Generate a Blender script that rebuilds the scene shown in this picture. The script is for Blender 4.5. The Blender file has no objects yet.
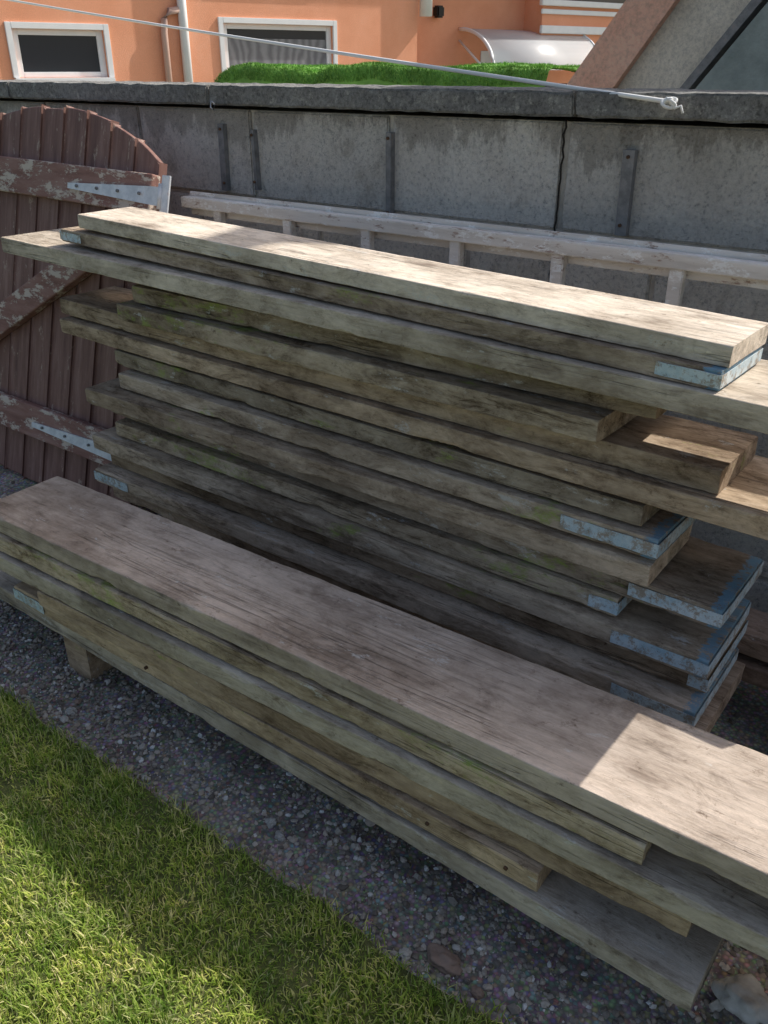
import bpy, bmesh, math, random
import numpy as np
from mathutils import Vector, Matrix, noise
random.seed(7); rng=np.random.default_rng(5)
scene=bpy.context.scene
H=1.13

# ------------------------------------------------------------ helpers
class NT:
    def __init__(s,name):
        s.m=bpy.data.materials.new(name); s.m.use_nodes=True
        s.t=s.m.node_tree; s.t.nodes.clear()
        s.out=s.n('ShaderNodeOutputMaterial'); s.b=s.n('ShaderNodeBsdfPrincipled')
        s.t.links.new(s.b.outputs[0],s.out.inputs[0])
    def n(s,typ,**k):
        nd=s.t.nodes.new(typ)
        for a,v in k.items(): setattr(nd,a,v)
        return nd
    def l(s,a,b): s.t.links.new(a,b)
    def coord(s,scale=(1,1,1),rand=True,kind='Object'):
        tc=s.n('ShaderNodeTexCoord'); src=tc.outputs[kind]
        if rand:
            oi=s.n('ShaderNodeObjectInfo'); mu=s.n('ShaderNodeMath',operation='MULTIPLY'); mu.inputs[1].default_value=37.0
            s.l(oi.outputs['Random'],mu.inputs[0])
            cb=s.n('ShaderNodeCombineXYZ')
            for i in range(3): s.l(mu.outputs[0],cb.inputs[i])
            ad=s.n('ShaderNodeVectorMath',operation='ADD'); s.l(src,ad.inputs[0]); s.l(cb.outputs[0],ad.inputs[1]); src=ad.outputs[0]
        mp=s.n('ShaderNodeMapping'); mp.inputs['Scale'].default_value=scale; s.l(src,mp.inputs[0])
        return mp.outputs[0]
    def noise(s,vec,scale,detail=5,rough=.6,dist=0):
        q=s.n('ShaderNodeTexNoise'); q.inputs['Scale'].default_value=scale; q.inputs['Detail'].default_value=detail
        q.inputs['Roughness'].default_value=rough; q.inputs['Distortion'].default_value=dist
        s.l(vec,q.inputs['Vector']); return q.outputs['Fac']
    def ramp(s,fac,stops,interp='LINEAR'):
        r=s.n('ShaderNodeValToRGB'); r.color_ramp.interpolation=interp; e=r.color_ramp.elements
        while len(e)<len(stops): e.new(.5)
        for i,(p,c) in enumerate(stops):
            e[i].position=p
            if not hasattr(c,'__len__'): c=(c,c,c)
            e[i].color=(*c[:3],1)
        s.l(fac,r.inputs[0]); return r.outputs[0]
    def mix(s,fac,a,b,mode='MIX'):
        m=s.n('ShaderNodeMix',data_type='RGBA',blend_type=mode)
        for inp,v in ((m.inputs[0],fac),(m.inputs[6],a),(m.inputs[7],b)):
            if isinstance(v,(int,float)): inp.default_value=v
            elif isinstance(v,tuple): inp.default_value=(*v[:3],1)
            else: s.l(v,inp)
        return m.outputs[2]
    def math(s,op,a,b=None,clamp=False):
        m=s.n('ShaderNodeMath',operation=op); m.use_clamp=clamp
        for inp,v in ((m.inputs[0],a),(m.inputs[1],b)):
            if v is None: continue
            if isinstance(v,(int,float)): inp.default_value=v
            else: s.l(v,inp)
        return m.outputs[0]
    def bump(s,h,strength=.5,dist=.002,prev=None):
        b=s.n('ShaderNodeBump'); b.inputs['Strength'].default_value=strength; b.inputs['Distance'].default_value=dist
        s.l(h,b.inputs['Height'])
        if prev is not None: s.l(prev,b.inputs['Normal'])
        return b.outputs[0]
    def fin(s,col,rough=.9,normal=None,metal=0,spec=.3):
        if isinstance(col,tuple): s.b.inputs['Base Color'].default_value=(*col,1)
        else: s.l(col,s.b.inputs['Base Color'])
        if isinstance(rough,(int,float)): s.b.inputs['Roughness'].default_value=rough
        else: s.l(rough,s.b.inputs['Roughness'])
        s.b.inputs['Metallic'].default_value=metal
        s.b.inputs['Specular IOR Level'].default_value=spec
        if normal is not None: s.l(normal,s.b.inputs['Normal'])
        return s.m

def obj_from(name,verts,faces,mat,smooth=False,parent=None,loc=None,rot=None):
    me=bpy.data.meshes.new(name); me.from_pydata([tuple(v) for v in verts],[],faces); me.update()
    if smooth:
        me.polygons.foreach_set('use_smooth',[True]*len(me.polygons))
    if mat: me.materials.append(mat)
    o=bpy.data.objects.new(name,me); scene.collection.objects.link(o)
    if parent: o.parent=parent
    if loc: o.location=loc
    if rot: o.rotation_euler=rot
    return o
def empty(name,loc=(0,0,0),rz=0):
    e=bpy.data.objects.new(name,None); scene.collection.objects.link(e); e.location=loc; e.rotation_euler=(0,0,rz); e.empty_display_size=.1
    return e
def box(name,x0,x1,y0,y1,z0,z1,mat,parent=None,bev=0.0,jit=0):
    bm=bmesh.new()
    bmesh.ops.create_cube(bm,size=1)
    for v in bm.verts:
        v.co=Vector(((x0+x1)/2+v.co.x*(x1-x0),(y0+y1)/2+v.co.y*(y1-y0),(z0+z1)/2+v.co.z*(z1-z0)))
    if bev: bmesh.ops.bevel(bm,geom=bm.edges[:],offset=bev,segments=2,affect='EDGES')
    me=bpy.data.meshes.new(name); bm.to_mesh(me); bm.free()
    me.materials.append(mat)
    o=bpy.data.objects.new(name,me); scene.collection.objects.link(o)
    if parent: o.parent=parent
    return o
def tube(name,pts,r,mat,parent=None,seg=10):
    verts=[];faces=[]
    for i,p in enumerate(pts):
        p=Vector(p)
        d=(Vector(pts[min(i+1,len(pts)-1)])-Vector(pts[max(i-1,0)])).normalized()
        up=Vector((0,0,1)) if abs(d.z)<.9 else Vector((1,0,0))
        a=d.cross(up).normalized(); b=d.cross(a)
        for k in range(seg):
            t=2*math.pi*k/seg; verts.append(p+a*math.cos(t)*r+b*math.sin(t)*r)
    for i in range(len(pts)-1):
        for k in range(seg):
            k2=(k+1)%seg; faces.append((i*seg+k,i*seg+k2,(i+1)*seg+k2,(i+1)*seg+k))
    faces.append(tuple(range(seg))[::-1]); faces.append(tuple(range((len(pts)-1)*seg,len(pts)*seg)))
    return obj_from(name,verts,faces,mat,True,parent)

# ------------------------------------------------------------ materials
def wood_mat(name,light,mid,dark,moss=0.0,endpaint=None,paint=0.0,stain=.6,crack=.7,grime=.8):
    s=NT(name)
    g1=s.noise(s.coord((6,120,120)),1,9,.78,.4)
    g2=s.noise(s.coord((1.4,13,13)),1,6,.68,.9)
    bl=s.noise(s.coord((8,13,13)),1,8,.76,.4)
    sp_=s.noise(s.coord((42,52,52)),1,5,.75)
    big=s.noise(s.coord((2.0,3,3)),1,6,.7)
    gm=s.noise(s.coord((9,30,30)),1,9,.82,.5)
    col=s.ramp(g2,[(.28,dark),(.44,mid),(.66,light)])
    col=s.mix(.6,col,s.ramp(bl,[(.34,mid),(.62,light)]))
    gr=s.ramp(g1,[(.32,.52),(.45,.88),(.62,1.08)])
    col=s.mix(.65,col,gr,'MULTIPLY')
    st=s.ramp(bl,[(.34,(.28,.24,.20)),(.46,(.84,.82,.79)),(.70,(1.18,1.17,1.15))])
    col=s.mix(stain,col,st,'MULTIPLY')
    col=s.mix(.75,col,s.ramp(big,[(.36,(.50,.46,.42)),(.48,(.92,.90,.88)),(.66,(1.28,1.27,1.25))]),'MULTIPLY')
    col=s.mix(grime,col,s.ramp(gm,[(.36,(.24,.20,.165)),(.455,(.74,.71,.67)),(.54,(1,1,1)),(.68,(1.14,1.14,1.13))]),'MULTIPLY')
    col=s.mix(.8,col,s.ramp(sp_,[(.28,(.30,.25,.21)),(.40,(1,1,1)),(.66,(1,1,1)),(.76,(1.3,1.3,1.28))]),'MULTIPLY')
    kv=s.n('ShaderNodeTexVoronoi'); kv.inputs['Scale'].default_value=1; kv.inputs['Randomness'].default_value=1
    s.l(s.coord((4.2,13,13)),kv.inputs['Vector'])
    kd=s.math('ADD',kv.outputs['Distance'],s.math('MULTIPLY',s.math('SUBTRACT',bl,.5),.12))
    kn=s.ramp(kd,[(.0,1.0),(.08,.95),(.13,.35),(.16,.6),(.20,0)])
    kn=s.math('MULTIPLY',kn,.5)
    col=s.mix(kn,col,(.10,.065,.045))
    cr=s.noise(s.coord((.9,40,40)),1.3,3,.5,.7)
    crk=s.ramp(cr,[(.0,0),(.488,0),(.5,1),(.512,0),(1,0)])
    cm=s.ramp(s.noise(s.coord((2,6,6)),1,3),[(.52,0),(.58,1)])
    crk=s.math('MULTIPLY',crk,cm)
    col=s.mix(s.math('MULTIPLY',crk,crack),col,(.04,.03,.022))
    oi=s.n('ShaderNodeObjectInfo'); col=s.mix(1.0,col,oi.outputs['Color'],'MULTIPLY')
    if moss>0:
        mm=s.ramp(s.noise(s.coord((3.2,7,7)),1,9,.8),[(.63-moss*.07,0),(.68-moss*.05,1)])
        mm=s.math('MULTIPLY',mm,s.ramp(s.noise(s.coord((30,50,50)),1,5,.8),[(.36,.25),(.55,1)]))
        col=s.mix(s.math('MULTIPLY',mm,.75),col,(.30,.39,.07))
    if paint>0:
        pm=s.ramp(s.noise(s.coord((10,26,26)),1,9,.82),[(.62-paint*.10,0),(.66-paint*.1,1)])
        col=s.mix(s.math('MULTIPLY',pm,.6),col,(.66,.65,.61))
    if endpaint is not None:
        tc=s.n('ShaderNodeTexCoord'); sn=s.n('ShaderNodeSeparateXYZ'); s.l(tc.outputs['Normal'],sn.inputs[0])
        sp=s.n('ShaderNodeSeparateXYZ'); s.l(tc.outputs['Object'],sp.inputs[0])
        near=s.math('GREATER_THAN',s.math('ADD',sp.outputs[0],s.math('MULTIPLY',s.noise(s.coord((10,60,60)),1,6,.8),.05)),endpaint+.012)
        m_=s.math('MAXIMUM',s.math('GREATER_THAN',sn.outputs[0],.6),near)
        wn=s.ramp(s.noise(s.coord((40,40,40)),1,9,.85),[(.42,0),(.50,1)])
        col=s.mix(s.math('MULTIPLY',s.math('MULTIPLY',m_,wn),.8),col,(.17,.34,.46))
    h=s.math('ADD',s.math('SUBTRACT',g1,s.math('MULTIPLY',crk,.9)),s.math('MULTIPLY',gm,.9))
    n1=s.bump(h,.75,.0022)
    n2=s.bump(s.noise(s.coord((70,130,130)),1,6,.75),.45,.0016,n1)
    return s.fin(col,.92,n2,spec=.15)

L=(.70,.605,.50); M=(.54,.45,.36); D_=(.29,.225,.17)
woods=[wood_mat('weathered_wood_a',(.74,.625,.50),(.57,.465,.365),(.30,.23,.17),.45,paint=.15),
       wood_mat('weathered_wood_moss',(.70,.605,.49),(.52,.435,.34),(.26,.20,.15),.95,paint=.3,grime=.95),
       wood_mat('weathered_wood_pale',(.80,.735,.65),(.69,.62,.54),(.44,.385,.33),0,paint=.25,stain=.55,crack=.6,grime=.6),
       wood_mat('weathered_wood_bench',(.64,.57,.51),(.54,.475,.42),(.36,.31,.27),0,paint=.12,stain=.55,crack=.5,grime=.42)]
s=NT('faded_end_plate'); v=s.coord((1,1,1))
pc=s.ramp(s.noise(v,18,8,.75),[(.33,(.32,.48,.56)),(.48,(.52,.62,.66)),(.65,(.70,.75,.75))])
pc=s.mix(s.ramp(s.noise(v,34,9,.85),[(.50,0),(.56,.9)]),pc,(.34,.27,.20))
pc=s.mix(s.ramp(s.noise(v,120,5,.8),[(.34,.6),(.42,0)]),pc,(.12,.08,.05))
plate_m=s.fin(pc,.75,s.bump(s.noise(v,80,6,.8),.5,.001),metal=.05)

def plank(name,p0,p1,ztop,w,t,mat,tint=(1,1,1),warp=.001,chip=1.0,seed=None,bands=(),tilt=0.0):
    """board with its front edge from p0 to p1 (world XY); width runs away in +Y."""
    sd=random.random()*100 if seed is None else seed
    p0=Vector(p0);p1=Vector(p1); d=p1-p0; Ln=d.length; ang=math.atan2(d.y,d.x)
    nx=Vector((-math.sin(ang),math.cos(ang)))
    c=(p0+p1)/2+nx*(w/2)
    N=max(20,int(Ln/.0075)); verts=[];faces=[]
    hw,ht=w/2,t/2
    bow=lambda x:.0016*math.sin(x*1.7+sd*3)
    wz=lambda x,y:warp*math.sin(x*2.0+sd)+warp*.9*(y/hw)*math.sin(x*1.3+sd*2)
    def ring(x,i):
        pts=[]
        fr=min(i,N-i)
        endk=1.0 if fr>1 else (0.0,.6)[fr]
        for ci,(sy,sz) in enumerate(((-1,-1),(1,-1),(1,1),(-1,1))):
            n0=noise.noise(Vector((x*11,ci*9.1,sd))); n1=noise.noise(Vector((x*45,ci*5.3,sd+3))); n2=noise.noise(Vector((x*90,ci*2.3,sd+5)))
            r=.0013+.0018*chip*max(0,n1*1.6)+.012*chip*max(0,n0-.33)*1.7*(1+.9*n2)
            r+= (1-endk)*.002*chip
            r=min(r,ht*.6)
            cy,cz=sy*hw,sz*ht
            a=(cy-sy*r,cz); b=(cy-sy*r*.34,cz-sz*r*.34); e=(cy,cz-sz*r)
            if (sy,sz)==(-1,-1): seq=[e,b,a]
            elif (sy,sz)==(1,-1): seq=[a,b,e]
            elif (sy,sz)==(1,1): seq=[e,b,a]
            else: seq=[a,b,e]
            pts+=seq
            ny={0:(0,-1),1:(1,0),2:(0,1),3:(-1,0)}[ci]
            if ci in(0,2):
                for k in (.5,.0,-.5):
                    yy=(-1 if ci==0 else 1)*hw*k
                    pts.append((yy,ny[1]*ht))
            else:
                pts.append((ny[0]*hw,ht*.35*(-1 if ci==1 else 1))); pts.append((ny[0]*hw,ht*.35*(1 if ci==1 else -1)))
        out=[]
        for (y,z) in pts:
            q=noise.noise(Vector((x*9,y*40,z*60+sd)))*.0005*chip
            q3=noise.noise(Vector((x*34,z*260,sd+21)))*.0009*chip
            out.append((y+((q*1.2+q3) if abs(y)>hw*.9 else 0)+bow(x), z+q*.6+wz(x,y)))
        return out
    m=None
    for i in range(N+1):
        x=-Ln/2+Ln*i/N
        rg=ring(x,i)
        if m is None: m=len(rg)
        for (y,z) in rg:
            dx=0
            if i==0 or i==N: dx=noise.noise(Vector((y*22,z*40,sd+i)))*.002*chip
            verts.append((x+dx,y,z))
    for i in range(N):
        for k in range(m):
            k2=(k+1)%m
            faces.append((i*m+k,(i+1)*m+k,(i+1)*m+k2,i*m+k2))
    faces.append(tuple(range(m))); faces.append(tuple(range(N*m,(N+1)*m))[::-1])
    o=obj_from(name,verts,faces,mat,False)
    bm=bmesh.new(); bm.from_mesh(o.data); bmesh.ops.recalc_face_normals(bm,faces=bm.faces); bm.to_mesh(o.data); bm.free()
    o.data.polygons.foreach_set('use_smooth',[True]*len(o.data.polygons))
    o.data.set_sharp_from_angle(angle=math.radians(20))
    o.location=(c.x,c.y,ztop-t/2); o.rotation_euler=(0,tilt,ang)
    o.color=(*tint,1)
    for side,bl in bands:   # U-shaped sheet metal end plate
        path=[]; xe=side*(Ln/2+.0024)
        nb_=10
        for k in range(nb_+1):
            x=side*(Ln/2-bl*(1-k/nb_)); path.append((x if k<nb_ else xe,-hw+bow(x)-.0022,wz(x,-hw)))
        path+= [(xe+side*.0004,-hw*.5+bow(xe),wz(xe,-hw*.5)),(xe+side*.0004,hw*.5+bow(xe),wz(xe,hw*.5)),(xe,hw+.0026+bow(xe),wz(xe,hw)),(side*(Ln/2-bl*.8),hw+.0026+bow(xe),wz(xe,hw))]
        V=[];F=[]
        for k,(a,b,z) in enumerate(path):
            jz=.0016*noise.noise(Vector((a*40,b*30,sd)))
            V+=[(a,b,z-ht*.62+jz),(a,b,z+ht*.66+jz)]
        for k in range(len(path)-1): F.append((2*k,2*k+2,2*k+3,2*k+1))
        bo=obj_from('end_plate',V,F,plate_m,parent=o); sm=bo.modifiers.new('s','SOLIDIFY'); sm.thickness=.001; sm.offset=0
    return o

# ------------------------------------------------------------ ground
s=NT('soil'); v=s.coord(rand=False)
col=s.ramp(s.noise(v,.8,8,.7),[(.3,(.14,.13,.09)),(.5,(.20,.20,.15)),(.7,(.13,.17,.06))])
ground_m=s.fin(col,.95,s.bump(s.noise(v,30,6),.4,.01))
obj_from('ground',[(-150,-150,-.03),(150,-150,-.03),(150,150,-.03),(-150,150,-.03)],[(0,1,2,3)],ground_m)

s=NT('gravel_bed'); v=s.coord(rand=False)
vo=s.n('ShaderNodeTexVoronoi'); vo.inputs['Scale'].default_value=150; s.l(v,vo.inputs['Vector'])
col=s.mix(.75,s.ramp(s.noise(v,7,7,.75),[(.38,(.20,.16,.12)),(.5,(.38,.325,.26)),(.7,(.58,.51,.42))]),vo.outputs['Color'],'SOFT_LIGHT')
col=s.mix(s.ramp(vo.outputs['Distance'],[(.2,0),(.7,.7)]),col,(.13,.11,.088))
hs=s.n('ShaderNodeHueSaturation'); hs.inputs['Saturation'].default_value=.8; s.l(col,hs.inputs['Color'])
gb=s.bump(vo.outputs['Distance'],-.8,.006); gb=s.bump(s.noise(v,25,6),.4,.01,gb)
gravel_m=s.fin(hs.outputs[0],.95,gb)
def bumpy(name,x0,x1,y0,y1,nx,ny,z,amp,mat,fr=3.0,edge=None):
    V=[];Fc=[]
    for j in range(ny+1):
        for i in range(nx+1):
            x=x0+(x1-x0)*i/nx;y=y0+(y1-y0)*j/ny
            if edge and j==ny: y+=edge(x)
            V.append((x,y,z+amp*noise.noise(Vector((x*fr,y*fr,3.3)))+amp*.4*noise.noise(Vector((x*fr*5,y*fr*5,1.3)))))
    for j in range(ny):
        for i in range(nx):
            a=j*(nx+1)+i; Fc.append((a,a+1,a+nx+2,a+nx+1))
    return obj_from(name,V,Fc,mat,True)
bumpy('gravel_path',-6,4,.5,1.78,300,50,0,.006,gravel_m)
s=NT('pebbles'); gi=s.n('ShaderNodeNewGeometry')
col=s.ramp(gi.outputs['Random Per Island'],[(0,(.18,.155,.13)),(.35,(.38,.33,.275)),(.65,(.57,.51,.43)),(.85,(.54,.43,.33)),(.93,(.76,.72,.66)),(1,(.88,.86,.82))])
col=s.mix(.5,col,s.ramp(s.noise(s.coord(rand=False),220,4),[(.3,.6),(.7,1.1)]),'MULTIPLY')
col=s.mix(.7,col,s.ramp(s.noise(s.coord(rand=False),6,6,.75),[(.38,(.55,.50,.44)),(.55,(1,1,1))]),'MULTIPLY')
peb_m=s.fin(col,.9)
ico=bmesh.new(); bmesh.ops.create_icosphere(ico,subdivisions=1,radius=1); iv=np.array([v.co[:] for v in ico.verts]); ifc=np.array([[v.index for v in f_.verts] for f_ in ico.faces]); ico.free()
def pebbles(name,n,x0,x1,y0,y1,rmin,rmax,z=0.0):
    V=[];F=[]
    for i in range(n):
        r=rmin+(rmax-rmin)*rng.random()**3
        sc=np.array([1,.6+.5*rng.random(),.45+.4*rng.random()])*r
        a=rng.random()*6.28; ca,sa=math.cos(a),math.sin(a)
        vv=iv*sc*(1+.22*rng.standard_normal((len(iv),1)))
        tl=rng.random()*.6; ct,st_=math.cos(tl),math.sin(tl)
        vv=vv@np.array([[1,0,0],[0,ct,-st_],[0,st_,ct]])@np.array([[ca,-sa,0],[sa,ca,0],[0,0,1]])
        x=x0+(x1-x0)*rng.random(); y=y0+(y1-y0)*rng.random()
        V.append(vv+np.array([x,y,z+r*.25])); F.append(ifc+len(iv)*i)
    return np.concatenate(V),np.concatenate(F)
def npmesh(name,V,F,mat,smooth=False):
    me=bpy.data.meshes.new(name); me.from_pydata(V.tolist(),[],F.tolist()); me.materials.append(mat); me.update()
    if smooth: me.polygons.foreach_set('use_smooth',[True]*len(me.polygons))
    o=bpy.data.objects.new(name,me); scene.collection.objects.link(o); return o
V1,F1=pebbles('g',18000,-1.9,.35,.60,.98,.0013,.0065)
V2,F2=pebbles('g',2500,-2.6,.8,.62,1.7,.003,.010)
npmesh('gravel',np.concatenate([V1,V2]),np.concatenate([F1,F2+len(V1)]),peb_m)

# lawn
LZ=.018
s=NT('lawn_soil'); v=s.coord(rand=False)
col=s.ramp(s.noise(v,35,8,.75),[(.3,(.05,.055,.02)),(.5,(.10,.12,.035)),(.7,(.19,.17,.07))])
lawn_m=s.fin(col,.95,s.bump(s.noise(v,80,6),.8,.01))
edgef=lambda x:.016*noise.noise(Vector((x*6,0,0)))+.012*noise.noise(Vector((x*25,0,4)))
bumpy('lawn',-10,6,-8,.640,420,160,LZ,.006,lawn_m,edge=edgef)
s=NT('grass_blades'); gi=s.n('ShaderNodeNewGeometry'); v=s.coord(rand=False)
base=s.ramp(gi.outputs['Random Per Island'],[(0,(.16,.26,.04)),(.35,(.35,.49,.08)),(.62,(.57,.67,.16)),(.82,(.74,.73,.29)),(1,(.88,.80,.50))])
patch=s.ramp(s.noise(v,11,5,.7),[(.32,(.50,.62,.52)),(.66,(1.25,1.14,1.05))])
base=s.mix(1,base,patch,'MULTIPLY')
s.fin(base,.55,spec=.3)
tr=s.n('ShaderNodeBsdfTranslucent'); s.l(base,tr.inputs[0]); mx=s.n('ShaderNodeMixShader'); mx.inputs[0].default_value=.45
s.l(s.b.outputs[0],mx.inputs[1]); s.l(tr.outputs[0],mx.inputs[2]); s.l(mx.outputs[0],s.out.inputs[0])
grass_m=s.m
def blades(n,x0,x1,y0,y1,lmin,lmax,wd):
    x=rng.uniform(x0,x1,n); y=rng.uniform(y0,y1,n)
    ed=np.array([.64+edgef(a) for a in x])
    keep=(y<ed+rng.normal(0,.010,n)) 
    x,y=x[keep],y[keep]; n=len(x)
    cl=np.array([noise.noise(Vector((a*14,b*14,0))) for a,b in zip(x,y)])
    ln=rng.uniform(lmin,lmax,n)*(1+.7*cl)
    az=rng.uniform(0,6.283,n)+cl*2; lean=np.abs(rng.normal(.6,.45,n))
    dx,dy=np.cos(az),np.sin(az); px,py=-dy,dx
    w=wd*rng.uniform(.6,1.3,n)/2
    z0=np.full(n,LZ-.004)
    V=np.zeros((n,5,3))
    mx_=ln*.5*np.sin(lean*.5); mz=ln*.5*np.cos(lean*.5)
    tx=mx_+ln*.55*np.sin(lean*1.5); tz=mz+ln*.5*np.cos(np.minimum(lean*1.5,1.8))
    for k,(ox,oz,ww,sg) in enumerate(((0*ln,0*ln,w,1),(0*ln,0*ln,w,-1),(mx_,mz,w*.85,-1),(mx_,mz,w*.85,1),(tx,tz,w*0,1))):
        V[:,k,0]=x+dx*ox+px*ww*sg; V[:,k,1]=y+dy*ox+py*ww*sg; V[:,k,2]=z0+oz
    return V.reshape(-1,3),n
def make_blades(name,sets):
    Vs=[];q=[];t=[];off=0
    for st in sets:
        V,n=blades(*st); Vs.append(V); b=off+np.arange(n)*5
        q+=np.stack([b,b+1,b+2,b+3],1).tolist(); t+=np.stack([b+3,b+2,b+4],1).tolist(); off+=n*5
    V=np.concatenate(Vs)
    me=bpy.data.meshes.new(name); me.from_pydata(V.tolist(),[],q+t); me.materials.append(grass_m); me.update()
    o=bpy.data.objects.new(name,me); scene.collection.objects.link(o)
make_blades('grass',[(85000,-1.95,.05,.12,.66,.011,.029,.0020),(22000,-4,1.5,-1.2,.66,.014,.032,.004)])

# ------------------------------------------------------------ plank stack
def Z(D): return H-D
S=[ # p0,p1,width,mat,tint,bands
 ((-1.780,1.242),(-.280,1.162),.150,2,(1.06,1.03,.99),()),
 ((-1.845,1.238),(-.285,1.146),.155,'e',(.84,.80,.76),((1,.09),(-1,.08))),
 ((-2.063,1.211),(-.085,1.126),.20,2,(.90,.87,.82),()),
 ((-1.591,1.222),(-.384,1.212),.20,1,(.64,.61,.58),()),
 ((-1.633,1.208),(-.455,1.172),.20,1,(.86,.83,.79),()),
 ((-1.939,1.265),(-.273,1.203),.17,0,(.86,.81,.75),()),
 ((-1.927,1.249),(-.030,1.172),.21,0,(1.0,.94,.86),()),
 ((-1.719,1.246),(-.376,1.196),.20,1,(.74,.73,.69),()),
 ((-1.683,1.222),(-.340,1.182),.20,'e',(.98,.94,.89),((1,.165),)),
 ((-1.765,1.179),(-.343,1.173),.20,0,(.92,.88,.82),()),
 ((-1.761,1.240),(-.229,1.192),.20,'e',(.78,.74,.69),((1,.15),)),
 ((-1.721,1.218),(-.392,1.192),.20,1,(.94,.89,.82),((1,.05),)),
 ((-1.786,1.190),(-.230,1.178),.22,'e',(1.0,.94,.87),((1,.16),)),
 ((-1.760,1.216),(-.230,1.198),.21,0,(.68,.63,.57),((1,.03),)),
 ((-1.784,1.179),(-.230,1.156),.22,'e',(1.06,1.0,.95),((1,.14),(-1,.13))),
 ((-1.75,1.200),(-.215,1.18),.22,0,(.92,.85,.82),()),
]
lean_={0:(.3000,.3275,.030),1:(.3375,.3585,.0285),2:(.3765,.3885,.0365)}   # (left, right) heights below eye level and thickness
for i,(p0,p1,w,k,tint,bands) in enumerate(S):
    Ln=(Vector(p1)-Vector(p0)).length
    mt=woods[k] if k!='e' else wood_mat('weathered_wood_painted_end',L,M,D_,.5,endpaint=Ln/2-.006,paint=.25)
    t=.0372+random.uniform(-.0022,.0012); zt_=Z(.30+.044*i)-random.uniform(0,.0012); tl=random.uniform(-.0018,.0018)
    if i in lean_:
        dl,dr,t=lean_[i]; zt_=Z((dl+dr)/2); tl=(dr-dl)/Ln
    plank('wooden_plank',p0,p1,zt_,w,t,mt,tint,warp=.0010 if i>2 else .0006,chip=1.1 if k in(0,1) else (.6 if k==2 else .9),bands=bands,tilt=tl)
def bearer(x0,x1,y0,y1,z0,z1):
    return plank('timber_bearer',(x0,y0),(x1,y0),z1,y1-y0,z1-z0,woods[0],(.8,.72,.62),warp=0,chip=1.0)
for x in (-1.55,-.95,-.38): bearer(x,x+.08,1.21,1.41,0,Z(.30+.044*15)-.041)

# ------------------------------------------------------------ low stack
Bn=[((-1.590,.768),(.36,.790),.80,.194,3,(1.0,.95,.90),()),
    ((-1.62,.757),(-.180,.785),.84,.195,1,(1.06,1.01,.95),()),
    ((-1.60,.746),(.28,.785),.88,.20,2,(.80,.77,.73),()),
    ((-1.40,.752),(-.110,.782),.92,.19,0,(.78,.71,.64),()),
    ((-1.517,.766),(-.303,.764),.96,.20,0,(.92,.84,.74),((-1,.10),)),
    ((-1.75,.785),(-.082,.750),1.003,.20,2,(.76,.73,.69),())]
for p0,p1,D,w,k,tint,bands in Bn:
    plank('wooden_plank',p0,p1,Z(D),w,.0358,woods[k],tint,warp=.0008,chip=.8,bands=bands)
bearer(-1.40,-1.325,.785,.96,-.005,Z(1.003)-.037)
bearer(-.30,-.225,.87,.96,-.005,Z(1.003)-.037)
bearer(.2,.275,.80,.96,-.005,Z(.88)-.037)
s=NT('rusty_iron'); rust_m=s.fin(s.ramp(s.noise(s.coord(rand=False),90,5),[(.3,(.05,.03,.02)),(.7,(.20,.10,.05))]),.8)
for (x,y,z) in [(-.48,.763,.152),(-1.1,.763,.15),(-.35,.7625,.151)]:
    tube('nail_head',[(x,y-.0025,z),(x,y+.004,z)],.0032,rust_m,None,10)

for (p0,p1,zt,w) in [((-1.2,1.445),(.7,1.42),.14,.12),((-1.0,1.46),(.9,1.43),.19,.11),((-.15,1.0),(1.2,1.02),.09,.2),((-.12,1.22),(1.2,1.23),.06,.2)]:
    plank('old_board',p0,p1,zt,w,.035,woods[0],(.66,.57,.56),warp=.001)

# ------------------------------------------------------------ block wall
s=NT('concrete_block'); v=s.coord(rand=False)
n1=s.noise(v,4.5,9,.75,.3); n2=s.noise(v,110,7,.85); n3=s.noise(s.coord((8,8,5),rand=False),1,8,.78,.4)
col=s.ramp(n1,[(.30,(.70,.655,.585)),(.45,(.82,.775,.705)),(.6,(.88,.845,.775)),(.75,(.92,.89,.83))])
col=s.mix(.8,col,s.ramp(n2,[(.36,.40),(.46,1),(.60,1.18)]),'MULTIPLY')
col=s.mix(.7,col,s.ramp(n3,[(.34,(.50,.46,.41)),(.46,(.94,.93,.91)),(.7,(1.08,1.07,1.04))]),'MULTIPLY')
sx=s.n('ShaderNodeSeparateXYZ'); s.l(v,sx.inputs[0])
hgt=s.math('ADD',sx.outputs[2],s.math('MULTIPLY',s.math('SUBTRACT',s.noise(s.coord((5,5,1.6),rand=False),1,8,.8),.5),.55))
col=s.mix(.6,col,s.ramp(hgt,[(.97,(1,1,1)),(1.14,(.42,.39,.36))]),'MULTIPLY')
gi=s.n('ShaderNodeNewGeometry')
col=s.mix(.6,col,s.ramp(gi.outputs['Random Per Island'],[(0,.80),(1,1.08)]),'MULTIPLY')
vo=s.n('ShaderNodeTexVoronoi'); vo.inputs['Scale'].default_value=210; s.l(v,vo.inputs['Vector'])
block_m=s.fin(col,.95,s.bump(n2,1,.008,s.bump(vo.outputs['Distance'],.7,.005)))
s=NT('mortar'); v=s.coord(rand=False)
mortar_m=s.fin(s.ramp(s.noise(v,14,8,.7),[(.3,(.36,.33,.29)),(.7,(.70,.66,.58))]),.95,s.bump(s.noise(v,90,6,.7),.8,.003))
s=NT('grey_coping'); v=s.coord(rand=False)
cc=s.ramp(s.noise(v,6,8,.75),[(.3,(.19,.185,.175)),(.5,(.31,.30,.28)),(.72,(.48,.465,.43))])
cc=s.mix(s.ramp(s.noise(v,45,6,.8),[(.55,0),(.63,.75)]),cc,(.62,.60,.53))
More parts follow.
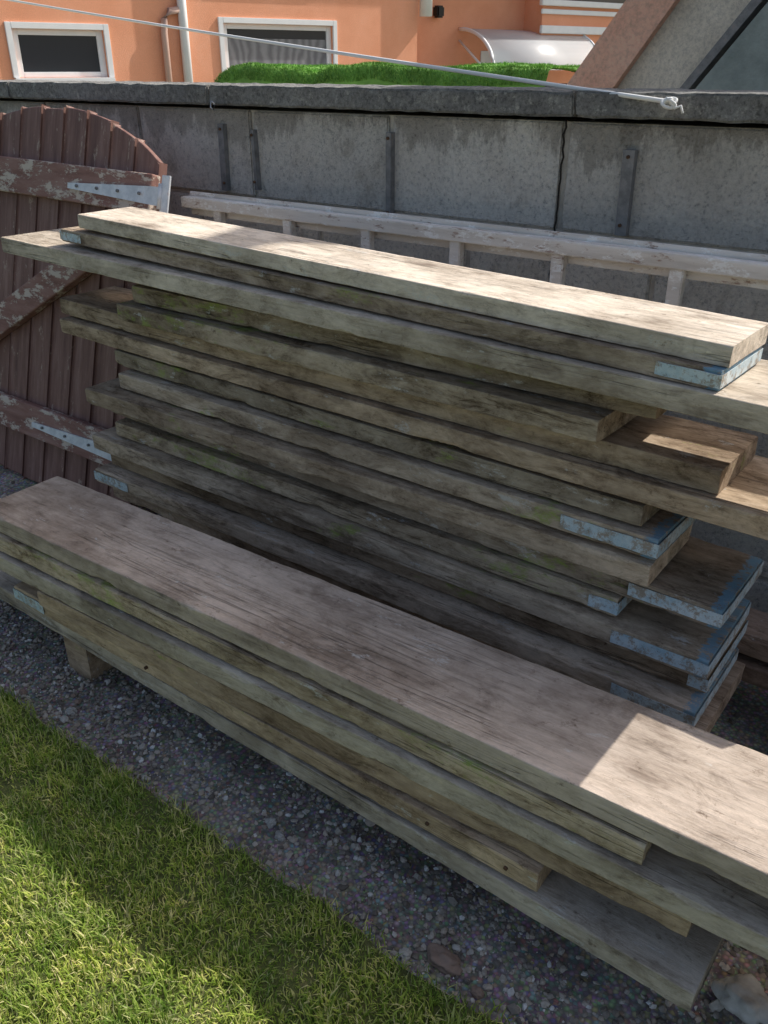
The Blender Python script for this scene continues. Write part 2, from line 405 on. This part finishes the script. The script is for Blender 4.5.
cc=s.mix(.9,cc,s.ramp(s.noise(v,110,6,.85),[(.36,.35),(.49,1),(.62,1.3)]),'MULTIPLY')
coping_m=s.fin(cc,.9,s.bump(s.noise(v,60,8,.85),1,.012))

wall=empty('concrete_block_wall')
X0,X1=-9.0,3.2
core=box('mortar_core',X0,X1,1.760,1.95,-.02,1.03,mortar_m,wall)
bm=bmesh.new(); ch=.222; zt=1.036; row=0
while zt>-.1:
    off=-.824+(0 if row%2==0 else .22)
    k0=int((X0-off)/.44)-1; k1=int((X1-off)/.44)+1
    for k in range(k0,k1+1):
        a=max(X0,off+k*.44+.006); b=min(X1,off+(k+1)*.44-.006)
        if b-a<.05: continue
        m=bmesh.ops.create_cube(bm,size=1); dy=random.uniform(-.003,.003); dz=random.uniform(-.001,.001)
        for vv in m['verts']:
            vv.co=Vector(((a+b)/2+vv.co.x*(b-a),1.85+dy+vv.co.y*.2,zt-ch/2+dz+vv.co.z*(ch-.012)))
    zt-=ch; row+=1
bmesh.ops.bevel(bm,geom=bm.edges[:],offset=.004,segments=2,affect='EDGES')
me=bpy.data.meshes.new('blocks'); bm.to_mesh(me); bm.free(); me.materials.append(block_m)
o=bpy.data.objects.new('blocks',me); scene.collection.objects.link(o); o.parent=wall
def rough_box(name,x0,x1,y0,y1,z0,z1,mat,parent,step=.02,amp=.003,fr=18,r=.006):
    bm=bmesh.new(); bmesh.ops.create_cube(bm,size=1)
    for v in bm.verts: v.co=Vector(((x0+x1)/2+v.co.x*(x1-x0),(y0+y1)/2+v.co.y*(y1-y0),(z0+z1)/2+v.co.z*(z1-z0)))
    bmesh.ops.bevel(bm,geom=bm.edges[:],offset=r,segments=2,affect='EDGES')
    for ax,(lo,hi) in enumerate(((x0,x1),(y0,y1),(z0,z1))):
        n=int((hi-lo)/step)
        for i in range(1,n):
            co=[0,0,0]; co[ax]=lo+(hi-lo)*i/n; no=[0,0,0]; no[ax]=1
            bmesh.ops.bisect_plane(bm,geom=bm.verts[:]+bm.edges[:]+bm.faces[:],plane_co=co,plane_no=no)
    for v in bm.verts:
        q=noise.noise_vector(v.co*fr); q2=noise.noise_vector(v.co*fr*3.3); v.co+=q*amp+q2*amp*.5
    me=bpy.data.meshes.new(name); bm.to_mesh(me); bm.free(); me.materials.append(mat)
    me.polygons.foreach_set('use_smooth',[True]*len(me.polygons))
    me.set_sharp_from_angle(angle=math.radians(24))
    o=bpy.data.objects.new(name,me); scene.collection.objects.link(o)
    if parent: o.parent=parent
    return o
cuts=[-9,-8.1,-7.2,-6.3,-5.4,-4.5,-3.62,-2.72,-1.83,-.800,.10,1.0,1.9,2.8,3.2]
for a,b in zip(cuts[:-1],cuts[1:]):
    fine=-4<a<.2
    rough_box('coping_stone',a+.002,b-.002,1.724+random.uniform(-.002,.002),2.0,1.040,1.086+random.uniform(-.001,.001),coping_m,wall,step=.010 if fine else .1,amp=.0026,fr=24,r=.004)
s=NT('rusty_strap'); v=s.coord(rand=False)
strap_m=s.fin(s.ramp(s.noise(v,40,6,.7),[(.3,(.13,.13,.13)),(.6,(.26,.255,.25)),(.8,(.30,.22,.16))]),.7,metal=.1)
def strap(x,z0,z1,lean=0,w=.02):
    V=[(x-w/2,1.735,z1),(x+w/2,1.735,z1),(x+w/2+lean,1.735,z0),(x-w/2+lean,1.735,z0)]
    V+=[(a,1.752,c) for a,b,c in V]
    obj_from('metal_strap',V,[(0,1,2,3)[::-1],(4,5,6,7),(0,1,5,4),(1,2,6,5),(2,3,7,6),(3,0,4,7)],strap_m,parent=wall)
    for zz_ in (z1-.012,z0+.02): tube('strap_screw',[(x,1.731,zz_),(x,1.736,zz_)],.0035,rust_m,wall,8)
strap(-1.803,.83,.995,-.003); strap(-1.258,.80,.995,0,.014); strap(-.680,.825,.985,.002,.024); strap(-1.69,.84,.985,.004,.009); strap(-2.62,.8,.99,0,.018); strap(-.10,.8,.99,0,.02)
s=NT('dark_crack'); crack_m=s.fin((.03,.026,.022),1.0)
pts=[]
for i in range(26):
    z=1.034-i*.014; pts.append((-.826+.006*noise.noise(Vector((i*.7,0,0)))+(-.002*i*.1),1.7505,z))
tube('wall_crack',pts,.0022,crack_m,wall,5)
tube('wire_hook',[(-1.815,1.72,1.05),(-1.80,1.705,1.035),(-1.785,1.70,1.03),(-1.78,1.70,1.045),(-1.79,1.70,1.05)],.0018,NT('hook_metal').fin((.6,.6,.6),.4,metal=.6),wall,6)

# ------------------------------------------------------------ ladder on its side
s=NT('ladder_faded_paint'); v=s.coord((3,30,30),rand=False)
lc=s.ramp(s.noise(v,1,7,.7),[(.3,(.56,.51,.45)),(.5,(.73,.68,.62)),(.7,(.84,.80,.75))])
lc=s.mix(s.ramp(s.noise(s.coord((14,30,30),rand=False),1,7,.8),[(.54,0),(.58,.9)]),lc,(.88,.87,.84))
lc=s.mix(s.ramp(s.noise(s.coord((9,30,30),rand=False),1.7,7,.8),[(.57,0),(.62,.8)]),lc,(.28,.16,.11))
ladder_m=s.fin(lc,.8,s.bump(s.noise(v,2,6),.3,.002))
lad=empty('wooden_ladder')
rough_box('rail_upper',-1.80,1.2,1.572,1.602,.806,.832,ladder_m,lad,step=.03,amp=.0008,r=.002)
rough_box('rail_upper_back',-1.80,1.2,1.604,1.612,.785,.842,ladder_m,lad,step=.05,amp=.0006,r=.002)
rough_box('rail_lower',-1.80,1.2,1.572,1.602,.42,.45,ladder_m,lad,step=.06,amp=.0010,r=.002)
x=-1.678
while x<1.2:
    rough_box('rung',x-.013,x+.013,1.578,1.598,.448,.807,ladder_m,lad,step=.04,amp=.0006,r=.002); x+=.235
for x in (-1.6,.6): box('foot_block',x-.05,x+.05,1.56,1.66,-.01,.42,mortar_m,lad,.004)

# ------------------------------------------------------------ gate
s=NT('gate_brown_paint'); v=s.coord((40,12,4),rand=True)
gc=s.ramp(s.noise(v,1,6,.7),[(.3,(.12,.055,.043)),(.5,(.21,.105,.082)),(.75,(.33,.195,.16))])
pe=s.ramp(s.noise(s.coord((26,26,9),rand=True),1,8,.8),[(.58,0),(.62,.85)])
gc=s.mix(pe,gc,(.46,.35,.27))
gate_m=s.fin(gc,.6,s.bump(s.noise(v,2,6),.5,.002),spec=.4)
s=NT('gate_rail_paint'); v=s.coord((5,30,30),rand=True)
gc=s.ramp(s.noise(v,1,6,.7),[(.3,(.18,.085,.065)),(.5,(.29,.15,.118)),(.75,(.40,.245,.20))])
pe=s.ramp(s.noise(s.coord((11,26,26),rand=True),1,8,.8),[(.52,0),(.55,.95)])
gc=s.mix(pe,gc,(.62,.52,.43))
gate_r=s.fin(gc,.7,s.bump(pe,.5,.002,s.bump(s.noise(v,2,6),.5,.002)))
s=NT('galvanised_hinge'); v=s.coord(rand=False)
hinge_m=s.fin(s.ramp(s.noise(v,30,6,.7),[(.3,(.50,.53,.56)),(.6,(.74,.76,.78)),(.8,(.55,.42,.34))]),.5,metal=.2)
gate=empty('arched_wooden_gate',(0,1.27,0)); gate.rotation_euler=(-math.radians(15.5),0,0)
gx0,gx1=-2.80,-1.80; gc_=-2.26
def arch(x): return 1.07-.42*(x-gc_)**2 -.9*(abs(x-gc_))**4*.9
nb=10; bw=(gx1-gx0)/nb
for i in range(nb):
    a=gx0+i*bw+.004; b=gx0+(i+1)*bw-.004
    n=6; V=[]; z0=.01+random.uniform(0,.008); dt=random.uniform(-.004,.004)
    for j in range(n+1):
        x=a+(b-a)*j/n
        V+= [(x,0,z0),(x,0,arch(x)+dt),(x,.018,arch(x)+dt),(x,.018,z0)]
    F=[]
    for j in range(n):
        p=j*4;q=p+4
        for k in range(4): F.append((p+k,q+k,q+(k+1)%4,p+(k+1)%4))
    F.append((3,2,1,0)); F.append((n*4,n*4+1,n*4+2,n*4+3))
    o=obj_from('board_%d'%(i+1),V,F,gate_m,parent=gate); o.location.y=random.uniform(-.002,.002)
    bv=o.modifiers.new('b','BEVEL'); bv.width=.004; bv.segments=2; bv.limit_method='ANGLE'
def slat(name,p0,p1,w,y0,y1,mat):
    p0=Vector(p0);p1=Vector(p1);d=(p1-p0).normalized();n_=Vector((-d.y,d.x))*w/2
    c=[p0-n_,p1-n_,p1+n_,p0+n_]
    V=[(q.x,y0,q.y) for q in c]+[(q.x,y1,q.y) for q in c]
    o=obj_from(name,V,[(0,1,2,3),(4,7,6,5),(0,4,5,1),(1,5,6,2),(2,6,7,3),(3,7,4,0)],mat,parent=gate)
    bv=o.modifiers.new('b','BEVEL'); bv.width=.004; bv.segments=2
    return o
slat('rail_top',(gx0,.885),(gx1+.005,.872),.095,-.032,-.003,gate_r)
slat('rail_bottom',(gx0,.205),(gx1+.005,.20),.095,-.032,-.003,gate_r)
slat('brace',(gx0+.03,.26),(gx1-.07,.80),.085,-.031,-.0035,gate_r)
def hinge(z,x0,x1):
    V=[(x0,z-.006),(x1-.02,z-.022),(x1+.01,z-.022),(x1+.01,z+.022),(x1-.02,z+.022),(x0,z+.008)]
    V3=[(a,-.038,b) for a,b in V]+[(a,-.033,b) for a,b in V]; n=6
    F=[tuple(range(n)),tuple(range(n,2*n))[::-1]]+[(k,k+n,(k+1)%n+n,(k+1)%n) for k in range(n)]
    obj_from('strap_hinge',V3,F,hinge_m,parent=gate)
    box('hinge_plate',x1+.012,x1+.04,-.040,-.034,z-.045,z+.050,hinge_m,gate,.001)
    tube('hinge_pin',[(x1+.011,-.040,z-.030),(x1+.011,-.040,z+.030)],.006,hinge_m,gate,8)
    for k in range(4): 
        xx=x0+(x1-x0)*(k+.5)/4.3; tube('bolt',[(xx,-.043,z+.002),(xx,-.036,z+.002)],.004,strap_m,gate,8)
hinge(.868,-2.12,-1.76); hinge(.195,-2.22,-1.76)

# ------------------------------------------------------------ clothesline
s=NT('white_rope'); w_=s.n('ShaderNodeTexWave'); w_.inputs['Scale'].default_value=260; w_.bands_direction='DIAGONAL'; s.l(s.coord(rand=False),w_.inputs['Vector'])
rope_m=s.fin((.90,.89,.86),.8,s.bump(w_.outputs['Fac'],.5,.001))
A=Vector((-.60,1.700,1.072)); B=Vector((-6.8,3.3,1.70)); pts=[]
for i in range(61):
    t=i/60; p=A.lerp(B,t); p.z-=.10*4*t*(1-t)*.2; pts.append(p)
rope=tube('clothesline',pts,.0042,rope_m,None,8)
kn=[]
for i in range(60):
    t=i/59; a=t*6.28*2.6; kn.append((A.x+.008*math.cos(a)+.005*math.sin(a*1.7),A.y-.004+.007*math.sin(a*1.3),A.z-.002+.008*math.sin(a)))
tube('knot',kn,.0028,rope_m,rope,7)
tube('loose_end',[(A.x,A.y,A.z),(A.x+.012,A.y-.006,A.z-.010),(A.x+.022,A.y-.004,A.z-.006),(A.x+.026,A.y-.002,A.z-.018)],.0024,rope_m,rope,7)
tube('wall_eye',[(A.x,1.73,A.z-.01),(A.x,1.70,A.z-.002),(A.x+.004,1.698,A.z+.006),(A.x-.004,1.70,A.z-.004)],.0022,hinge_m,rope,7)
tube('line_post',[(-6.8,3.3,-.03),(-6.8,3.3,1.8)],.03,strap_m,rope,12)

# ------------------------------------------------------------ shed with artificial grass roof behind the wall
s=NT('shed_boards'); shed_m=s.fin(s.ramp(s.noise(s.coord((30,30,3),rand=False),1,6),[(.3,(.05,.045,.04)),(.7,(.10,.09,.08))]),.8)
s=NT('artificial_turf'); v=s.coord(rand=False); gi=s.n('ShaderNodeNewGeometry')
tc=s.ramp(gi.outputs['Random Per Island'],[(0,(.09,.24,.03)),(.5,(.17,.38,.06)),(1,(.32,.54,.12))])
s.fin(s.mix(1,tc,s.ramp(s.noise(v,5,5,.7),[(.3,.6),(.7,1.15)]),'MULTIPLY'),.7); turf_m=s.m
shed=empty('low_shed')
box('shed_body',-4.45,-2.35,4.55,6.3,-.03,1.02,shed_m,shed,.01)
def mat_h(x,y):
    e=min(1,(x+4.62)/.12,(-2.06-x)/.10,(y-4.42)/.05); e=max(0,e)
    return 1.035+.085*math.sqrt(e)+.035*noise.noise(Vector((x*2.2,y*1.3,0)))+.02*noise.noise(Vector((x*7,y*4,2)))
nx,ny=110,60; V=[];F=[]
MX0,MW=-4.62,2.40
for j in range(ny+1):
    for i in range(nx+1):
        x=MX0+MW*i/nx; y=4.42+2.0*j/ny; V.append((x,y,mat_h(x,y)))
for j in range(ny):
    for i in range(nx): a=j*(nx+1)+i; F.append((a,a+1,a+nx+2,a+nx+1))
for i in range(nx):
    b=len(V); x=MX0+MW*i/nx; x2=MX0+MW*(i+1)/nx; V+=[(x,4.415,1.0),(x2,4.415,1.0)]; F.append((b,b+1,i+1,i))
obj_from('turf_mat',V,F,turf_m,True,shed)
n=40000; xx=rng.uniform(MX0,MX0+MW,n); yy=4.42+2.0*rng.random(n)**2
zz=np.array([mat_h(a,b) for a,b in zip(xx,yy)]); az=rng.uniform(0,6.28,n); h=rng.uniform(.006,.016,n)
Vv=np.zeros((n,3,3)); ca,sa=np.cos(az),np.sin(az)
Vv[:,0]=np.stack([xx-ca*.0025,yy-sa*.0025,zz-.002],1); Vv[:,1]=np.stack([xx+ca*.0025,yy+sa*.0025,zz-.002],1)
Vv[:,2]=np.stack([xx+rng.normal(0,.006,n),yy+rng.normal(0,.006,n)-.004,zz+h],1)
o=npmesh('turf_pile',Vv.reshape(-1,3),np.arange(3*n).reshape(-1,3),turf_m); o.parent=shed

# ------------------------------------------------------------ house
s=NT('orange_render'); v=s.coord(rand=False)
oc=s.ramp(s.noise(v,.9,7,.65),[(.3,(.86,.37,.21)),(.6,(.93,.43,.26)),(.8,(.95,.50,.33))])
oc=s.mix(.4,oc,s.ramp(s.noise(v,30,6,.7),[(.3,.72),(.7,1.1)]),'MULTIPLY')
orange_m=s.fin(oc,.95,s.bump(s.noise(v,40,6,.7),.6,.02))
s=NT('white_upvc'); white_m=s.fin(s.ramp(s.noise(s.coord(rand=False),3,5),[(.3,(.80,.81,.82)),(.7,(.88,.88,.88))]),.45)
s=NT('window_glass'); glass_m=s.fin((.035,.04,.05),.08,spec=.6)
s=NT('net_curtain'); w_=s.n('ShaderNodeTexWave'); w_.inputs['Scale'].default_value=1.2; w_.inputs['Distortion'].default_value=9; w_.inputs['Detail'].default_value=4; s.l(s.coord((1,1,.8),rand=False),w_.inputs['Vector'])
net_m=s.fin(s.ramp(w_.outputs['Fac'],[(0,(.17,.17,.18)),(1,(.28,.28,.29))]),.9)
s=NT('roof_slates'); b_=s.n('ShaderNodeTexBrick'); b_.inputs['Scale'].default_value=3; s.l(s.coord(rand=False),b_.inputs['Vector']); b_.inputs['Color1'].default_value=(.08,.085,.1,1); b_.inputs['Color2'].default_value=(.12,.12,.13,1); b_.inputs['Mortar'].default_value=(.03,.03,.03,1)
slate_m=s.fin(b_.outputs[0],.7)
house=empty('orange_rendered_house',(-17.73,24.2,0),math.radians(72))
def holed_wall(name,x0,x1,z0,z1,y0,y1,holes,mat,parent):
    xs=sorted({x0,x1,*[h[0] for h in holes],*[h[1] for h in holes]}); zs=sorted({z0,z1,*[h[2] for h in holes],*[h[3] for h in holes]})
    bm=bmesh.new()
    for a,b in zip(xs[:-1],xs[1:]):
        for c,d in zip(zs[:-1],zs[1:]):
            if any(h[0]<=a and b<=h[1] and h[2]<=c and d<=h[3] for h in holes): continue
            m=bmesh.ops.create_cube(bm,size=1)
            for vv in m['verts']: vv.co=Vector(((a+b)/2+vv.co.x*(b-a),(y0+y1)/2+vv.co.y*(y1-y0),(c+d)/2+vv.co.z*(d-c)))
    bmesh.ops.remove_doubles(bm,verts=bm.verts,dist=.0001)
    seen={}
    for f_ in bm.faces:
        k=tuple(round(q,3) for q in f_.calc_center_median()); seen.setdefault(k,[]).append(f_)
    bmesh.ops.delete(bm,geom=[f_ for fs in seen.values() if len(fs)>1 for f_ in fs],context='FACES')
    me=bpy.data.meshes.new(name); bm.to_mesh(me); bm.free(); me.materials.append(mat)
    o=bpy.data.objects.new(name,me); scene.collection.objects.link(o); o.parent=parent
w1=(-11.0,-8.75,.87,1.93); w2=(-5.4,-1.85,.90,2.17)
holed_wall('front_wall',-22,1.3,-.5,5.4,0,.3,[w1,w2,(-17.5,-15,.9,2.1),(-11,-8.8,3.4,4.6),(-5.2,-2.2,3.4,4.6)],orange_m,house)
box('end_wall',1.0,1.3,.3,9,-.5,5.4,orange_m,house); box('end_wall_far',-22,-21.7,.3,9,-.5,5.4,orange_m,house)
box('recessed_wall',1.3,17,1.4,1.7,-.5,5.4,orange_m,house)
def window(x0,x1,z0,z1,y=.12,mull=1,net=False,fw_=.16,sill=True):
    for nm,a,b,c,d in (('l',x0,x0+fw_,z0,z1),('r',x1-fw_,x1,z0,z1),('t',x0+fw_,x1-fw_,z1-fw_*.8,z1),('b',x0+fw_,x1-fw_,z0,z0+fw_*.8)):
        box('window_frame_'+nm,a,b,y-.04,y+.06,c,d,white_m,house,.01)
    for k in range(mull):
        xm=x0+(x1-x0)*(k+1)/(mull+1); box('mullion',xm-.05,xm+.05,y-.03,y+.05,z0+fw_*.8,z1-fw_*.8,white_m,house,.01)
    box('glass',x0+fw_,x1-fw_,y+.01,y+.02,z0+fw_*.8,z1-fw_*.8,glass_m,house)
    if net: box('net_curtain',x0+fw_,x1-fw_,y+.0,y+.008,z0+fw_*.8,z0+(z1-z0)*.72,net_m,house)
    if sill: box('sill',x0-.12,x1+.12,-.12,y+.05,z0-.12,z0-.003,white_m,house,.01)
window(*w1,mull=0); window(*w2,mull=0,net=True); window(-17.5,-15,.9,2.1); window(-11,-8.8,3.4,4.6); window(-5.2,-2.2,3.4,4.6)
for w in (w1,w2):
    box('surround_l',w[0]-.14,w[0],-.05,.01,w[2],w[3]+.14,white_m,house,.01); box('surround_r',w[1],w[1]+.14,-.05,.01,w[2],w[3]+.14,white_m,house,.01)
    box('surround_t',w[0],w[1],-.05,.01,w[3],w[3]+.14,white_m,house,.01)
tube('white_downpipe',[(-6.6,-.12,-.5),(-6.6,-.12,5.4)],.12,white_m,house,12)
tube('waste_pipe',[(-7.15,-.1,-.5),(-7.15,-.1,1.9),(-7.12,-.1,2.2),(-6.95,-.1,2.4),(-6.6,-.1,2.45)],.09,NT('grey_pipe').fin((.62,.42,.34),.6),house,10)
box('bay',7.2,12.0,.5,1.4,-.5,5.4,orange_m,house)
box('bay_moulding_low',7.1,12.1,.38,.5,2.15,2.40,white_m,house,.02)
box('bay_moulding_mid',7.1,12.1,.42,.497,2.75,2.90,white_m,house,.02)
box('bay_sill',7.0,12.2,.33,.497,3.0,3.18,white_m,house,.02)
box('bay_window',7.4,11.8,.45,.49,3.19,4.4,glass_m,house)
V=[];F=[]; nseg=14
ca0,ca1=4.2,9.4
for i in range(nseg+1):
    t=i/nseg*math.pi/2; y=1.38-1.8*math.sin(t); z=1.00+1.25*math.cos(t)
    V+=[(ca0,y,z),(ca1,y,z)]
for i in range(nseg): F.append((2*i,2*i+1,2*i+3,2*i+2))
s=NT('canopy_sheet'); s.fin((.80,.83,.85),.25,spec=.6); s.b.inputs['Alpha'].default_value=.5; can_m=s.m
o=obj_from('door_canopy',V,F,can_m,True,house); sm=o.modifiers.new('s','SOLIDIFY'); sm.thickness=.02
for xx_ in (ca0,ca1):
    tube('canopy_edge',[(xx_,1.38-1.8*math.sin(i/nseg*math.pi/2),1.00+1.25*math.cos(i/nseg*math.pi/2)) for i in range(nseg+1)],.06,white_m,house,8)
    tube('canopy_bracket',[(xx_,1.38,1.0),(xx_,-.4,1.01)],.05,white_m,house,8)
    tube('canopy_strut',[(xx_,1.38,1.9),(xx_,0,1.03)],.04,white_m,house,8)
box('canopy_door',5.2,6.6,1.36,1.395,-.5,1.6,white_m,house,.01)
box('wall_lamp',3.0,3.3,1.1,1.39,2.55,2.9,NT('black_lamp').fin((.02,.02,.02),.4),house,.05)
tube('overflow_pipe',[(1.55,-.1,2.5),(1.55,-.1,5.4)],.2,white_m,house,12)
rv=[(-22.4,-.5,5.35),(17.4,-.5,5.35),(17.4,4.5,8.2),(-22.4,4.5,8.2),(-22.4,9.5,5.35),(17.4,9.5,5.35)]
o=obj_from('roof',rv,[(0,1,2,3),(3,2,5,4)],slate_m,parent=house); sm=o.modifiers.new('s','SOLIDIFY'); sm.thickness=.15
box('back_wall',-21.7,17,8.7,9,-.5,5.35,orange_m,house)

# ------------------------------------------------------------ outbuilding gable on the right
s=NT('cream_roughcast'); v=s.coord(rand=False)
cc=s.ramp(s.noise(v,4,7,.7),[(.3,(.64,.58,.48)),(.6,(.88,.80,.67)),(.8,(.95,.90,.78))])
cream_m=s.fin(s.mix(.7,cc,s.ramp(s.noise(v,55,5,.85),[(.35,.6),(.56,1.15)]),'MULTIPLY'),.95,s.bump(s.noise(v,60,5,.8),1,.015))
s=NT('pink_roughcast'); v=s.coord(rand=False)
cc=s.ramp(s.noise(v,5,7,.7),[(.3,(.90,.47,.33)),(.7,(.98,.64,.48))])
pink_m=s.fin(s.mix(.7,cc,s.ramp(s.noise(v,55,5,.8),[(.35,.75),(.60,1.2)]),'MULTIPLY'),.95,s.bump(s.noise(v,60,5,.8),1,.016))
s=NT('grey_felt'); v=s.coord(rand=False)
felt_m=s.fin(s.ramp(s.noise(v,9,8,.75),[(.3,(.20,.235,.215)),(.7,(.36,.40,.37))]),.9,s.bump(s.noise(v,120,4),.8,.006))
lean=empty('gabled_outbuilding')
def prism(name,poly,y0,y1,mat):
    n=len(poly); V=[(a,y0,b) for a,b in poly]+[(a,y1,b) for a,b in poly]
    F=[tuple(range(n)),tuple(range(n,2*n))[::-1]]+[(k,k+n,(k+1)%n+n,(k+1)%n) for k in range(n)]
    o=obj_from(name,V,F,mat,parent=lean)
    bm=bmesh.new(); bm.from_mesh(o.data); bmesh.ops.recalc_face_normals(bm,faces=bm.faces); bm.to_mesh(o.data); bm.free(); return o
m_=1.33
def zl(x,x0=-1.88,z0=1.03): return z0+(x-x0)*m_
prism('gable_wall',[(-1.84,-.03),(3.5,-.03),(3.5,1.03),(.2,zl(.2)-.02),(-1.84,zl(-1.84)-.02)],4.0,4.3,cream_m)
prism('parapet_band',[(-1.93,zl(-1.90)-.02),(-1.70,zl(-1.90)-.02),(.2+.08,zl(.2)+.0),(.17,zl(.2)+.03)],3.95,4.32,pink_m)
prism('verge_board',[(-1.40,zl(-1.40,-1.36,1.03)),(-1.36,zl(-1.40,-1.36,1.03)),(.42,zl(.37,-1.36,1.03)),(.35,zl(.33,-1.36,1.03)+.03)],3.90,3.99,strap_m)
for k in range(14):
    x_=-1.33+k*.30
    prism('felt_roof_strip',[(x_,zl(-1.30,-1.28,1.0)-.01),(x_+.31,zl(-1.30,-1.28,1.0)-.01),(x_+.31+1.72,zl(.4,-1.28,1.0)),(x_+1.72,zl(.4,-1.28,1.0))],3.86-.004*(k%2)-.006,3.94-.002*(k%2),felt_m)

# ------------------------------------------------------------ small rubble
def rock(name,loc,r,mat,sd,sq=(1,.8,.6)):
    bm=bmesh.new(); bmesh.ops.create_icosphere(bm,subdivisions=4,radius=1)
    for v in bm.verts:
        n_=noise.noise(v.co*1.4+Vector((sd,0,0)))*.45+noise.noise(v.co*4+Vector((sd,0,0)))*.15+noise.noise(v.co*12)*.05
        v.co*=(1+n_); v.co=Vector((v.co.x*sq[0],v.co.y*sq[1],v.co.z*sq[2]))*r
    me=bpy.data.meshes.new(name); bm.to_mesh(me); bm.free(); me.materials.append(mat)
    me.polygons.foreach_set('use_smooth',[True]*len(me.polygons))
    o=bpy.data.objects.new(name,me); scene.collection.objects.link(o); o.location=loc; return o
s=NT('brick_red'); brick_m=s.fin(s.ramp(s.noise(s.coord(rand=False),40,6),[(.3,(.24,.17,.13)),(.7,(.36,.25,.19))]),.95,s.bump(s.noise(s.coord(rand=False),90,5),.6,.003))
rock('concrete_chunk',(-.035,.865,.02),.034,mortar_m,2.0)
rock('concrete_chunk',(.02,.83,.01),.02,mortar_m,5.0)
rock('brick_fragment',(-.395,.685,.006),.024,brick_m,7.0,(1.1,.7,.4))
for i in range(22): rock('stone',(random.uniform(-1.5,.1),random.uniform(.655,.74),.004),random.uniform(.004,.011),[mortar_m,block_m,brick_m][i%3],i*1.7)

# ------------------------------------------------------------ light, world, camera
w=bpy.data.worlds.new('World'); scene.world=w; w.use_nodes=True
nt=w.node_tree; nt.nodes.clear()
sd_=Vector((.50,.93,1.0))
sky=nt.nodes.new('ShaderNodeTexSky'); sky.sky_type='NISHITA'; sky.sun_disc=False
sky.sun_elevation=math.atan2(1,math.hypot(.50,.93)); sky.sun_rotation=math.atan2(.50,.93)
sky.air_density=1.0; sky.dust_density=4.0; sky.ozone_density=.2
bg=nt.nodes.new('ShaderNodeBackground'); bg.inputs[1].default_value=.15
wo=nt.nodes.new('ShaderNodeOutputWorld'); nt.links.new(sky.outputs[0],bg.inputs[0]); nt.links.new(bg.outputs[0],wo.inputs[0])
sl=bpy.data.lights.new('sun','SUN'); sl.energy=5.0; sl.angle=math.radians(.5); sl.color=(1,.97,.91)
so=bpy.data.objects.new('sun',sl); scene.collection.objects.link(so)
so.rotation_euler=(-sd_).to_track_quat('-Z','Y').to_euler(); so.location=(5,9,11)
cam=bpy.data.cameras.new('camera'); co=bpy.data.objects.new('camera',cam); scene.collection.objects.link(co); scene.camera=co
co.location=(0,0,H); co.rotation_euler=(math.radians(90)-math.atan(446/858),0,math.radians(36.2))
cam.sensor_fit='VERTICAL'; cam.sensor_height=24; cam.lens=858/1024*24; cam.clip_start=.02; cam.clip_end=600
scene.view_settings.view_transform='Standard'; scene.view_settings.look='None'; scene.view_settings.exposure=0
